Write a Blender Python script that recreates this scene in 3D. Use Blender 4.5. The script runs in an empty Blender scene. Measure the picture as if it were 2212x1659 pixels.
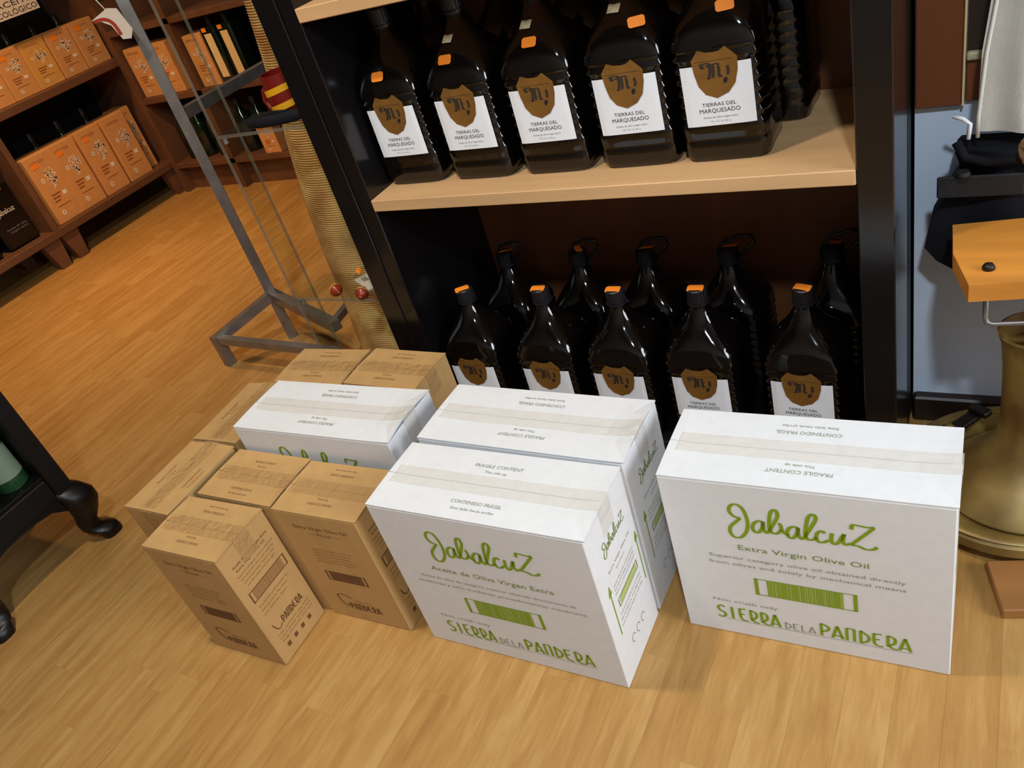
import bpy, math, random
from mathutils import Vector, Matrix, Euler
random.seed(7)
sc = bpy.context.scene
COL = sc.collection
R = math.radians

# ------------------------------------------------------------------ camera, world, lights, exposure
cam_d = bpy.data.cameras.new('camera'); cam = bpy.data.objects.new('camera', cam_d); COL.objects.link(cam)
cam_d.sensor_width = 36; cam_d.lens = 1763.65 / 2212 * 36; cam_d.clip_start = 0.02
cam.location = (0, 0, 1.2035); cam.rotation_euler = (0.9584, 0.2715, 0.4694)
sc.camera = cam
vs = sc.view_settings
vs.view_transform = 'Standard'; vs.look = 'None'; vs.gamma = 1; vs.use_curve_mapping = False; vs.exposure = 0.0
w = bpy.data.worlds.new('world'); sc.world = w; w.use_nodes = True
w.node_tree.nodes['Background'].inputs[0].default_value = (0.9, 0.95, 1.0, 1)
w.node_tree.nodes['Background'].inputs[1].default_value = 0.01

def area(name, loc, target, size, power, col, spread=180):
    d = bpy.data.lights.new(name, 'AREA'); d.shape = 'DISK'; d.size = size; d.energy = power; d.color = col; d.spread = R(spread)
    o = bpy.data.objects.new(name, d); COL.objects.link(o); o.location = loc
    o.rotation_euler = (Vector(target) - Vector(loc)).to_track_quat('-Z', 'Y').to_euler()
    return o
area('ceiling_lamp', (0.3, -0.45, 2.5), (0.05, 0.9, 0.2), 0.14, 33, (0.78, 0.91, 1.0))
area('added_side_light', (3.0, 0.25, 1.75), (-0.9, 0.7, 0.2), 1.6, 90, (0.92, 0.96, 1.0))  # unseen soft area light, added to brighten the right-hand faces of the boxes
area('ceiling_lamp', (-1.15, 0.52, 2.5), (-1.2, 0.75, 0.0), 0.14, 24, (1.0, 0.91, 0.76))
area('ceiling_lamp', (-2.3, 0.7, 2.5), (-2.5, 1.1, 0.0), 0.16, 5, (1.0, 0.50, 0.16))
area('ceiling_lamp', (-3.1, 1.6, 2.5), (-3.5, 2.0, 0.0), 0.2, 15.5, (1.0, 0.60, 0.27), 95)

# ------------------------------------------------------------------ material helpers
def nt(name):
    m = bpy.data.materials.new(name); m.use_nodes = True
    t = m.node_tree; b = t.nodes['Principled BSDF']
    return m, t, b
def rgb(c):
    return tuple((x / 255 / 12.92 if x / 255 <= .04045 else ((x / 255 + .055) / 1.055) ** 2.4) for x in c) + (1,)
def mat(name, col, rough=.5, metal=0, var=0, scale=20, stretch=(1, 1, 1), bump=0, bscale=None, spec=.5, coat=0, coord='Object', alpha=1, dark=None, bdist=.002):
    m, t, b = nt(name)
    b.inputs['Roughness'].default_value = rough; b.inputs['Metallic'].default_value = metal
    b.inputs['Specular IOR Level'].default_value = spec; b.inputs['Coat Weight'].default_value = coat
    b.inputs['Coat Roughness'].default_value = .05; b.inputs['Alpha'].default_value = alpha
    c = rgb(col)
    b.inputs['Base Color'].default_value = c
    if var or bump:
        tc = t.nodes.new('ShaderNodeTexCoord'); mp = t.nodes.new('ShaderNodeMapping')
        mp.inputs['Scale'].default_value = stretch
        t.links.new(tc.outputs[coord], mp.inputs['Vector'])
        n = t.nodes.new('ShaderNodeTexNoise'); n.inputs['Scale'].default_value = scale; n.inputs['Detail'].default_value = 5
        t.links.new(mp.outputs['Vector'], n.inputs['Vector'])
        if var:
            r = t.nodes.new('ShaderNodeValToRGB')
            d = rgb(dark) if dark else tuple(x * (1 - var) for x in c[:3]) + (1,)
            r.color_ramp.elements[0].color = d; r.color_ramp.elements[0].position = .32
            r.color_ramp.elements[1].color = tuple(min(1, x * (1 + var * .4)) for x in c[:3]) + (1,); r.color_ramp.elements[1].position = .68
            t.links.new(n.outputs['Fac'], r.inputs['Fac']); t.links.new(r.outputs['Color'], b.inputs['Base Color'])
        if bump:
            n2 = n
            if bscale:
                n2 = t.nodes.new('ShaderNodeTexNoise'); n2.inputs['Scale'].default_value = bscale; n2.inputs['Detail'].default_value = 3
                t.links.new(mp.outputs['Vector'], n2.inputs['Vector'])
            bp = t.nodes.new('ShaderNodeBump'); bp.inputs['Strength'].default_value = bump; bp.inputs['Distance'].default_value = bdist
            t.links.new(n2.outputs['Fac'], bp.inputs['Height']); t.links.new(bp.outputs['Normal'], b.inputs['Normal'])
    return m
def glass_mat(name, tint, base=.04):
    m, t, b = nt(name); t.nodes.remove(b)
    o = t.nodes['Material Output']; mx = t.nodes.new('ShaderNodeMixShader'); tr = t.nodes.new('ShaderNodeBsdfTransparent')
    gl = t.nodes.new('ShaderNodeBsdfGlossy'); fr = t.nodes.new('ShaderNodeFresnel'); fr.inputs['IOR'].default_value = 1.5
    gl.inputs['Roughness'].default_value = .01; tr.inputs['Color'].default_value = tint
    ge = t.nodes.new('ShaderNodeNewGeometry'); mu = t.nodes.new('ShaderNodeMath'); mu.operation = 'MULTIPLY_ADD'; mu.inputs[1].default_value = -1; mu.inputs[2].default_value = 1
    m3 = t.nodes.new('ShaderNodeMath'); m3.operation = 'MULTIPLY'; t.links.new(ge.outputs['Backfacing'], mu.inputs[0]); t.links.new(mu.outputs[0], m3.inputs[0]); t.links.new(fr.outputs[0], m3.inputs[1])
    t.links.new(m3.outputs[0], mx.inputs[0]); t.links.new(tr.outputs[0], mx.inputs[1]); t.links.new(gl.outputs[0], mx.inputs[2])
    t.links.new(mx.outputs[0], o.inputs['Surface'])
    return m
def floor_mat(name, use_attr):
    m, t, b = nt(name); L = t.links
    geo = t.nodes.new('ShaderNodeNewGeometry'); rnd = None
    if use_attr:
        a = t.nodes.new('ShaderNodeAttribute'); a.attribute_name = 'tone'; rnd = a.outputs['Fac']
    else:
        a = t.nodes.new('ShaderNodeObjectInfo'); rnd = a.outputs['Random']
    off = t.nodes.new('ShaderNodeMath'); off.operation = 'MULTIPLY'; off.inputs[1].default_value = 37.0; L.new(rnd, off.inputs[0])
    cmb = t.nodes.new('ShaderNodeCombineXYZ'); L.new(off.outputs[0], cmb.inputs[0]); L.new(off.outputs[0], cmb.inputs[2])
    add = t.nodes.new('ShaderNodeVectorMath'); L.new(geo.outputs['Position'], add.inputs[0]); L.new(cmb.outputs[0], add.inputs[1])
    mp = t.nodes.new('ShaderNodeMapping'); mp.inputs['Scale'].default_value = (1, .11, 1); L.new(add.outputs[0], mp.inputs[0])
    n1 = t.nodes.new('ShaderNodeTexNoise'); n1.inputs['Scale'].default_value = 42; n1.inputs['Detail'].default_value = 4; n1.inputs['Distortion'].default_value = .8; L.new(mp.outputs[0], n1.inputs[0])
    n2 = t.nodes.new('ShaderNodeTexNoise'); n2.inputs['Scale'].default_value = 210; n2.inputs['Detail'].default_value = 2; L.new(mp.outputs[0], n2.inputs[0])
    s = t.nodes.new('ShaderNodeMath'); s.operation = 'MULTIPLY_ADD'; s.inputs[1].default_value = .35; L.new(n2.outputs[0], s.inputs[0]); L.new(n1.outputs[0], s.inputs[2])
    s2 = t.nodes.new('ShaderNodeMath'); s2.operation = 'MULTIPLY_ADD'; s2.inputs[1].default_value = .20; L.new(rnd, s2.inputs[0]); L.new(s.outputs[0], s2.inputs[2])
    r = t.nodes.new('ShaderNodeValToRGB'); e = r.color_ramp.elements
    e[0].position = .38; e[0].color = rgb((158, 112, 58)); e[1].position = 1.1; e[1].color = rgb((192, 150, 90))
    x = e.new(.74); x.color = rgb((177, 133, 74))
    L.new(s2.outputs[0], r.inputs[0]); L.new(r.outputs[0], b.inputs['Base Color'])
    b.inputs['Roughness'].default_value = .38; b.inputs['Specular IOR Level'].default_value = .4
    return m

M = {}
M['white_card'] = mat('white_cardboard', (228, 229, 232), .62, var=.03, scale=60, bump=.05, bscale=300, spec=.3)
M['brown_card'] = mat('brown_cardboard', (194, 154, 100), .75, var=.07, scale=35, stretch=(1, 1, .25), bump=.08, bscale=350, spec=.25)
M['tape_beige'] = mat('beige_packing_tape', (240, 234, 222), .22, var=.03, scale=30, bump=.6, bscale=50, alpha=.4, bdist=.004)
M['tape_clear'] = mat('clear_packing_tape', (206, 166, 110), .07, bump=1.0, scale=70, bscale=58, alpha=.5, bdist=.008)
M['green'] = mat('green_print', (130, 160, 20), .6)
M['green_soft'] = mat('pale_green_print', (178, 194, 118), .6)
M['grey_print'] = mat('grey_print', (150, 152, 128), .6)
M['olive_print'] = mat('olive_print', (128, 142, 62), .6)
M['brown_print'] = mat('brown_print', (110, 70, 38), .7)
M['brown_soft'] = mat('faded_brown_print', (150, 108, 66), .7)
M['bottle'] = mat('dark_oil_bottle_plastic', (9, 6, 5), .07, var=.2, scale=9, spec=.6, bump=.05, bscale=25)
M['cap'] = mat('black_cap_plastic', (22, 22, 26), .4, var=.1, scale=80)
M['label'] = mat('white_paper_label', (232, 234, 240), .55, var=.03, scale=18, bump=.15, bscale=30)
M['gold'] = mat('antique_gold_label', (140, 98, 44), .42, metal=.35, var=.18, scale=50)
M['ink'] = mat('dark_ink', (44, 34, 30), .6)
M['ink_grey'] = mat('grey_ink', (110, 112, 122), .6)
M['orange'] = mat('orange_price_sticker', (255, 140, 32), .6, var=.03, scale=40)
M['seal'] = mat('beige_seal_sticker', (196, 178, 140), .5, var=.35, scale=90)
M['oak'] = mat('light_oak_board', (210, 166, 118), .5, var=.16, scale=16, stretch=(.12, 1.2, 1.2), bump=.05, bscale=60)
M['lacquer'] = mat('black_lacquer', (16, 14, 16), .2, var=.2, scale=6, spec=.5, bump=.015, bscale=40)
M['black_matt'] = mat('matt_black_wood', (5, 4, 5), .5, var=.2, scale=20, spec=.3)
M['back_wood'] = mat('brown_back_panel', (112, 66, 34), .55, var=.3, scale=9, stretch=(1, 1, .15))
M['satin'] = mat('satin_black_paint', (8, 7, 9), .4, var=.2, scale=12, spec=.4)
M['plaster'] = mat('pale_grey_plaster', (206, 218, 236), .9, var=.06, scale=7, bump=.2, bscale=120)
M['wall'] = mat('painted_wall', (142, 138, 132), .9, var=.06, scale=4, bump=.1, bscale=90)
M['ceil'] = mat('ceiling_paint', (92, 88, 84), .9, var=.04, scale=4)
M['skirt'] = mat('dark_skirting', (40, 26, 18), .45, var=.2, scale=14)
M['steel'] = mat('brushed_grey_steel', (150, 146, 144), .42, metal=.75, var=.2, scale=22, bump=.1, bscale=70)
M['glass'] = glass_mat('clear_glass', (.93, .96, .94, 1))
M['sisal'] = mat('woven_esparto', (210, 174, 108), .85, var=.4, scale=7, stretch=(1, 1, 1.3), bump=.5, bscale=120, dark=(158, 106, 48))
M['red_glaze'] = mat('dark_red_glaze', (124, 26, 20), .25, var=.15, scale=14)
M['yellow_glaze'] = mat('yellow_glaze', (236, 170, 30), .3, var=.08, scale=14)
M['black_cloth'] = mat('black_cloth', (20, 20, 26), .85, var=.3, scale=25, bump=.3, bscale=260, spec=.2)
M['cream_cloth'] = mat('cream_canvas', (214, 210, 200), .85, var=.06, scale=12, bump=.3, bscale=300, spec=.2)
M['web'] = mat('charcoal_webbing', (18, 18, 22), .7, var=.15, scale=90, bump=.3, bscale=300)
M['rust_wood'] = mat('reddish_brown_board', (118, 60, 26), .5, var=.2, scale=7, stretch=(1, 1, .12))
M['oak_dark'] = mat('honey_oak', (214, 140, 56), .4, var=.28, scale=13, stretch=(.14, 1.2, 1.2), bump=.05, bscale=50)
M['block'] = mat('brown_oak_block', (160, 108, 58), .5, var=.25, scale=13, stretch=(.14, 1.2, 1.2))
M['iron'] = mat('dark_iron', (52, 46, 42), .4, metal=.7, var=.2, scale=40)
M['brass'] = mat('dull_brass', (146, 122, 66), .42, metal=.3, var=.35, scale=8, dark=(100, 74, 34), bump=.08, bscale=30)
M['shelf_wood'] = mat('brown_shelf_wood', (108, 72, 50), .5, var=.25, scale=9, stretch=(1, .2, 1))
M['shelf_back'] = mat('dark_shelf_back', (14, 11, 10), .7, var=.2, scale=10)
M['carton'] = mat('orange_brown_carton', (216, 154, 92), .65, var=.08, scale=25)
M['carton_b'] = mat('amber_carton', (222, 162, 82), .65, var=.08, scale=25)
M['carton_print'] = mat('carton_print', (150, 84, 34), .7)
M['white_print'] = mat('white_print', (236, 226, 210), .7)
M['dk_green'] = mat('dark_green_glass', (14, 28, 18), .1, spec=.6, var=.2, scale=10)
M['green_glass'] = mat('green_glass', (38, 74, 44), .12, spec=.6, var=.3, scale=12)
M['pale_lab'] = mat('pale_green_label', (112, 132, 112), .6, var=.1, scale=20)
M['cream_lab'] = mat('cream_label', (232, 204, 150), .6, var=.06, scale=20)
M['sign'] = mat('white_sign_card', (226, 214, 200), .6, var=.04, scale=20)
M['red_print'] = mat('red_print', (170, 60, 44), .5)
M['film'] = glass_mat('crinkled_plastic_film', (.9, .9, .88, 1))
M['wood_top'] = mat('turned_cherry_wood', (140, 46, 26), .3, var=.3, scale=30)
M['fur'] = mat('brown_pompom', (126, 92, 60), .95, var=.4, scale=60, bump=.8, bscale=140)
M['floor'] = floor_mat('laminate_floor', False)
M['floor_far'] = floor_mat('laminate_floor_far', True)
M['sub'] = mat('floor_underlay', (90, 58, 30), .8, var=.1, scale=10)

# ------------------------------------------------------------------ mesh builder
class MB:
    def __init__(s): s.v = []; s.f = []; s.sm = False
    def add(s, vs, fs):
        n = len(s.v); s.v += [tuple(p) for p in vs]; s.f += [tuple(i + n for i in f) for f in fs]; return s
    def box(s, x0, x1, y0, y1, z0, z1, bev=0):
        if bev <= 0:
            vs = [(x, y, z) for z in (z0, z1) for y in (y0, y1) for x in (x0, x1)]
            return s.add(vs, [(0, 2, 3, 1), (4, 5, 7, 6), (0, 1, 5, 4), (2, 6, 7, 3), (0, 4, 6, 2), (1, 3, 7, 5)])
        b = bev
        def ring(z, i):
            return [(x0 + i + c * 0, y0 + b if c else y0, z) for c in ()]
        rings = []
        for z, i in ((z0, b), (z0 + b, 0), (z1 - b, 0), (z1, b)):
            a0, a1, c0, c1 = x0 + i, x1 - i, y0 + i, y1 - i
            k = b if i == 0 else b * .5
            rings.append([(a0 + k, c0, z), (a1 - k, c0, z), (a1, c0 + k, z), (a1, c1 - k, z), (a1 - k, c1, z), (a0 + k, c1, z), (a0, c1 - k, z), (a0, c0 + k, z)])
        return s.loft(rings, True, True)
    def loft(s, rings, cap0=False, cap1=False, closed=True):
        n = len(rings[0]); vs = [p for r in rings for p in r]; fs = []
        for i in range(len(rings) - 1):
            for j in range(n if closed else n - 1):
                k = (j + 1) % n; fs.append((i * n + j, i * n + k, (i + 1) * n + k, (i + 1) * n + j))
        if cap0: fs.append(tuple(reversed(range(n))))
        if cap1: fs.append(tuple(range((len(rings) - 1) * n, len(rings) * n)))
        return s.add(vs, fs)
    def lathe(s, prof, n=28, c=(0, 0, 0), cap0=True, cap1=True, shift=None):
        rings = []
        for r, z in prof:
            sx, sy = shift(z) if shift else (0, 0)
            rings.append([(c[0] + sx + r * math.cos(2 * math.pi * k / n), c[1] + sy + r * math.sin(2 * math.pi * k / n), c[2] + z) for k in range(n)])
        return s.loft(rings, cap0, cap1)
    def prism(s, pts, axis, a, b):
        def P(u, v, t): return {'x': (t, u, v), 'y': (u, t, v), 'z': (u, v, t)}[axis]
        n = len(pts); vs = [P(u, v, a) for u, v in pts] + [P(u, v, b) for u, v in pts]
        fs = [tuple(range(n)), tuple(range(2 * n - 1, n - 1, -1))] + [(i, i + n, (i + 1) % n + n, (i + 1) % n) for i in range(n)]
        return s.add(vs, fs)
    def tube(s, path, rad, n=8, caps=True, square=False, roll=0):
        pts = [Vector(p) for p in path]; rings = []
        rads = rad if isinstance(rad, (list, tuple)) else [rad] * len(pts)
        up = None
        for i, p in enumerate(pts):
            t = (pts[min(i + 1, len(pts) - 1)] - pts[max(i - 1, 0)]).normalized()
            if up is None:
                up = Vector((0, 0, 1)) if abs(t.z) < .9 else Vector((0, 1, 0))
            a = t.cross(up).normalized(); b = a.cross(t).normalized(); up = b
            if square:
                hw = rads[i]; cs = math.cos(roll); sn = math.sin(roll)
                rings.append([p + a * ((u * cs - v * sn) * hw) + b * ((u * sn + v * cs) * hw) for u, v in ((-1, -1), (1, -1), (1, 1), (-1, 1))])
            else:
                rings.append([p + a * (rads[i] * math.cos(2 * math.pi * k / n)) + b * (rads[i] * math.sin(2 * math.pi * k / n)) for k in range(n)])
        return s.loft(rings, caps, caps)
    def build(s, name, m, parent=None, loc=None, rot=None, smooth=False, angle=None):
        me = bpy.data.meshes.new(name); me.from_pydata(s.v, [], s.f); me.update()
        me.materials.append(M[m] if isinstance(m, str) else m)
        import bmesh
        bm = bmesh.new(); bm.from_mesh(me); bmesh.ops.recalc_face_normals(bm, faces=bm.faces); bm.to_mesh(me); bm.free()
        if smooth:
            me.polygons.foreach_set('use_smooth', [True] * len(me.polygons))
            if angle: me.set_sharp_from_angle(angle=R(angle))
        o = bpy.data.objects.new(name, me); COL.objects.link(o)
        if parent: o.parent = parent
        if loc: o.location = loc
        if rot: o.rotation_euler = rot
        return o
def tag(o, label, cat, group=None):
    o['label'] = label; o['category'] = cat
    if group: o['group'] = group
    return o
def thing(name, loc, rz, label, cat, group=None):
    o = bpy.data.objects.new(name, None); COL.objects.link(o); o.empty_display_size = .05
    o.location = loc; o.rotation_euler = (0, 0, rz)
    return tag(o, label, cat, group)
def struct(o): o['kind'] = 'structure'; return o
def copy_tree(o, parent=None):
    c = o.copy(); COL.objects.link(c); c.parent = parent
    for ch in [x for x in list(o.children)]: copy_tree(ch, c)
    return c

# ------------------------------------------------------------------ flat print: text and strokes mapped onto a face
_tx = {}
def text2d(txt):
    if txt in _tx: return _tx[txt]
    cu = bpy.data.curves.new('t', 'FONT'); cu.body = txt; cu.resolution_u = 2; cu.fill_mode = 'FRONT'
    ob = bpy.data.objects.new('t', cu); COL.objects.link(ob)
    dg = bpy.context.evaluated_depsgraph_get(); ev = ob.evaluated_get(dg); me = ev.to_mesh()
    vs = [(v.co.x, v.co.y) for v in me.vertices]; fs = [tuple(p.vertices) for p in me.polygons]
    ev.to_mesh_clear(); bpy.data.objects.remove(ob); bpy.data.curves.remove(cu)
    x0 = min(v[0] for v in vs); x1 = max(v[0] for v in vs)
    _tx[txt] = ([((v[0] - x0) / (x1 - x0), v[1] / .73) for v in vs], fs)
    return _tx[txt]
class Print:
    """collects flat print in (u, v) on a face, mapped to space by fn(u, v)"""
    def __init__(s, fn): s.mb = MB(); s.fn = fn
    def text(s, txt, u0, u1, v0, h):
        vs, fs = text2d(txt); s.mb.add([s.fn(u0 + (u1 - u0) * x, v0 + h * y) for x, y in vs], fs)
    def textr(s, txt, u, v0, v1, h):            # text running upwards, tops towards -u
        vs, fs = text2d(txt); s.mb.add([s.fn(u - h * y, v0 + (v1 - v0) * x) for x, y in vs], fs)
    def rect(s, u0, u1, v0, v1): s.poly([(u0, v0), (u1, v0), (u1, v1), (u0, v1)])
    def poly(s, pts): s.mb.add([s.fn(u, v) for u, v in pts], [tuple(range(len(pts)))])
    def line(s, p, q, wd): s.stroke([p, q], wd, wd, 1)
    def stroke(s, pts, wmin, wmax, sub=6):
        P = []
        n = len(pts)
        for i in range(n - 1):
            p0, p1, p2, p3 = pts[max(i - 1, 0)], pts[i], pts[i + 1], pts[min(i + 2, n - 1)]
            for k in range(sub):
                t = k / sub
                P.append(tuple(.5 * (2 * p1[a] + (p2[a] - p0[a]) * t + (2 * p0[a] - 5 * p1[a] + 4 * p2[a] - p3[a]) * t * t + (3 * p1[a] - p0[a] - 3 * p2[a] + p3[a]) * t ** 3) for a in (0, 1)))
        P.append(tuple(pts[-1])); vs = []
        for i, p in enumerate(P):
            a, b = P[max(i - 1, 0)], P[min(i + 1, len(P) - 1)]
            dx, dy = b[0] - a[0], b[1] - a[1]; l = math.hypot(dx, dy) or 1e-9
            wd = .5 * (wmin + (wmax - wmin) * abs(dy) / l)
            vs += [s.fn(p[0] - dy / l * wd, p[1] + dx / l * wd), s.fn(p[0] + dy / l * wd, p[1] - dx / l * wd)]
        s.mb.add(vs, [(2 * i, 2 * i + 1, 2 * i + 3, 2 * i + 2) for i in range(len(P) - 1)])
    def barcode(s, u0, u1, v0, v1, side, thin):
        s.rect(u0, u0 + side, v0, v1); s.rect(u1 - side, u1, v0, v1); s.rect(u0, u1, v1 - thin, v1); s.rect(u0, u1, v0, v0 + thin)
    def bars(s, u0, u1, v0, v1, seed):
        rg = random.Random(seed); u = u0
        while u < u1:
            wd = (u1 - u0) * rg.uniform(.008, .03); s.rect(u, min(u + wd, u1), v0, v1); u += wd + (u1 - u0) * rg.uniform(.006, .018)
    def build(s, name, m, parent): return s.mb.build(name, m, parent)
JAB = [[(405,232),(345,215),(310,175),(325,135),(375,120),(430,150),(460,220),(462,290),(435,350),(380,390),(320,385),(288,345),(300,300),(345,268),(405,232)],
 [(605,268),(570,256),(525,272),(503,310),(520,345),(558,346),(592,310),(606,262)], [(606,262),(602,320),(622,352),(650,340)],
 [(650,340),(690,290),(738,225),(735,180),(708,172),(678,200),(660,270),(655,320),(680,355),(725,355),(760,325),(755,285),(735,278)], [(760,325),(785,355),(820,372)],
 [(905,315),(870,303),(828,318),(808,355),(825,390),(860,392),(895,355),(908,310)], [(908,310),(904,365),(925,400),(955,390)],
 [(955,390),(1010,320),(1060,255),(1060,222),(1035,210),(1000,235),(975,310),(965,370),(985,405),(1030,405),(1060,385)],
 [(1130,355),(1105,338),(1070,352),(1055,385),(1070,420),(1110,428),(1160,410)],
 [(1190,355),(1180,410),(1200,440),(1235,430),(1270,385),(1290,362)], [(1290,362),(1275,415),(1295,445),(1335,435)],
 [(1350,325),(1360,292),(1420,300),(1480,312),(1530,312)], [(1530,315),(1470,357),(1400,404),(1340,445)], [(1340,445),(1400,455),(1460,480),(1520,480),(1548,462)]]
def jabalcuz(p, cu, cv, wd, rot=False):
    sx = wd / 1263.; sy = sx * 1.62
    for st in JAB:
        q = []
        for x, y in st:
            a = (x - 916) * sx; b = (316 - (y - .125 * (x - 285))) * sy
            q.append((cu - b, cv + a) if rot else (cu + a, cv + b))
        p.stroke(q, wd * .013, wd * .028, 6)
LET = {'S': [[(.9,.9),(.5,1),(.1,.8),(.3,.55),(.8,.4),(.85,.15),(.4,0),(0,.1)]], 'I': [[(.5,1),(.5,0)]],
 'E': [[(.2,1),(.15,.5),(.3,.1),(.8,0),(1,.04)], [(.15,.95),(.9,1)], [(.2,.5),(.7,.55)]],
 'R': [[(.2,1),(.2,.1)], [(.2,1),(.8,.85),(.8,.45),(.25,.2)], [(.3,.2),(.6,.03),(1.1,-.02)]],
 'A': [[(0,0),(.5,1)], [(.5,1),(1,0)], [(.15,.2),(.9,.2)]], 'P': [[(.2,1),(.2,0)], [(.2,1),(.9,.8),(.8,.5),(.2,.35)]],
 'N': [[(.15,1),(.15,0)], [(.1,1),(.9,1)], [(.85,1),(.85,0)]], 'D': [[(.2,1),(.2,0)], [(.2,1),(.95,.6),(.8,.2),(.2,0)]], 'L': [[(.2,1),(.2,0)], [(.2,0),(.9,0)]]}
def deco(p, txt, u0, u1, v0, h, wt):
    cw = (u1 - u0) / len(txt)
    for i, ch in enumerate(txt):
        for st in LET.get(ch, []):
            p.stroke([(u0 + cw * (i + .1 + .8 * x), v0 + h * y) for x, y in st], wt * .55, wt, 4)

# ------------------------------------------------------------------ room
ob = struct(MB().box(-4.55, 3.3, -1.2, 3.4, -.06, -.006).build('floor', 'sub'))
floor = ob
def plank_mesh(L):
    mb = MB(); wd = .0679; b = .0003
    mb.loft([[(-wd/2, -L/2, -.006), (wd/2, -L/2, -.006), (wd/2, L/2, -.006), (-wd/2, L/2, -.006)],
             [(-wd/2, -L/2, -b), (wd/2, -L/2, -b), (wd/2, L/2, -b), (-wd/2, L/2, -b)],
             [(-wd/2+b, -L/2+b, 0), (wd/2-b, -L/2+b, 0), (wd/2-b, L/2-b, 0), (-wd/2+b, L/2-b, 0)]], False, True)
    return mb
Rc = cam.rotation_euler.to_matrix()
def to_px(p):
    q = Rc.transposed() @ (Vector(p) - cam.location)
    if q.z > -.05: return None
    return (1106 + 1763.65 * q.x / -q.z, 829.5 - 1763.65 * q.y / -q.z, -q.z)
LENS = [.34, .42, .5, .58]
rg = random.Random(3); spots = []
nx = int(7.8 / .068)
for i in range(nx):
    x = -4.52 + (i + .5) * .068; y = -1.15 - rg.uniform(0, .5)
    while y < 3.3:
        L = rg.choice(LENS); c = (x, y + L / 2); y += L
        px = to_px((c[0], c[1], 0)); vis = 0
        if px and -150 < px[0] < 2360 and -150 < px[1] < 1800: vis = 1 / px[2] ** 3
        spots.append((vis, c, L))
spots.sort(key=lambda s: -s[0])
pm = {}
for k, (vis, c, L) in enumerate(spots[:300]):
    if L not in pm:
        pm[L] = plank_mesh(L).build('plank', 'floor', floor); o = pm[L]
    else:
        o = bpy.data.objects.new('plank', pm[L].data); COL.objects.link(o); o.parent = floor
    o.location = (c[0], c[1], 0)
mb = MB(); tones = []
for vis, c, L in spots[300:]:
    p = plank_mesh(L); n0 = len(p.v)
    mb.add([(a[0] + c[0], a[1] + c[1], a[2]) for a in p.v], p.f); tones += [rg.random()] * n0
o = mb.build('far_planks', 'floor_far', floor); o['kind'] = 'stuff'
at = o.data.attributes.new('tone', 'FLOAT', 'POINT'); at.data.foreach_set('value', tones)

struct(MB().box(-4.55, 3.3, -1.3, -1.2, -.06, 2.6).build('wall_front', 'wall'))
struct(MB().box(-4.65, -4.55, -1.3, 3.5, -.06, 2.6).build('wall_left', 'wall'))
struct(MB().box(-4.55, 3.3, 3.4, 3.5, -.06, 2.6).build('wall_back', 'wall'))
struct(MB().box(3.3, 3.4, -1.3, 3.5, -.06, 2.6).build('wall_side', 'wall'))
struct(MB().box(-4.65, 3.4, -1.3, 3.5, 2.6, 2.7).build('ceiling', 'ceil'))
struct(MB().box(-.1405, 3.3, 1.44, 1.72, 0, 2.6).build('wall_right', 'plaster'))
struct(MB().box(-1.26, -.1405, 1.60, 1.72, 0, 2.6).build('wall_niche', 'wall'))
struct(MB().box(-.139, 3.3, 1.415, 1.4395, 0, .06, .004).build('baseboard_right', 'skirt'))

# ------------------------------------------------------------------ black shelving unit
XL, XR, YF, YB = -1.136, -.1985, 1.222, 1.578
cab = thing('shelving_unit', ((XL + XR) / 2, YF, 0), 0, 'tall black lacquered shelving unit with oak shelves full of oil bottles', 'shelving')
cx = (XL + XR) / 2; hw = (XR - XL) / 2
def C(mb, n, m, **k): return mb.build(n, m, cab, **k)
C(MB().box(-hw - .094, -hw - .04, 0, YB - YF, 0, 1.9, .002), 'outer_post', 'lacquer')
C(MB().box(-hw - .0395, -hw - .0005, .003, YB - YF - .001, .0, 1.899, .002), 'side_panel', 'lacquer')
C(MB().box(hw + .0005, hw + .053, 0, .163, 0, 1.9, .002), 'outer_post', 'lacquer')
C(MB().box(hw + .0005, hw + .0535, .1635, .215, 0, 1.899), 'side_panel', 'black_matt')
C(MB().box(hw + .0005, hw + .045, .2155, YB - YF - .001, 0, 1.899, .002), 'side_panel', 'black_matt')
C(MB().box(-hw - .09, hw + .045, YB - YF, YB - YF + .012, 0.002, 1.9), 'back_panel', 'back_wood')
C(MB().box(-hw, hw, .0, YB - YF - .001, .022, .05, .002), 'bottom_board', 'black_matt')
C(MB().box(-hw, hw, .012, .03, 0, .0215), 'plinth', 'black_matt')
C(MB().box(-hw, hw, -.001, YB - YF - .001, .6187, .6438, .0015), 'shelf', 'oak')
C(MB().box(-hw, hw, -.001, YB - YF - .001, .9996, 1.0247, .0015), 'shelf', 'oak')
C(MB().box(-hw, hw, -.001, YB - YF - .001, 1.42, 1.445, .0015), 'shelf', 'oak')

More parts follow.
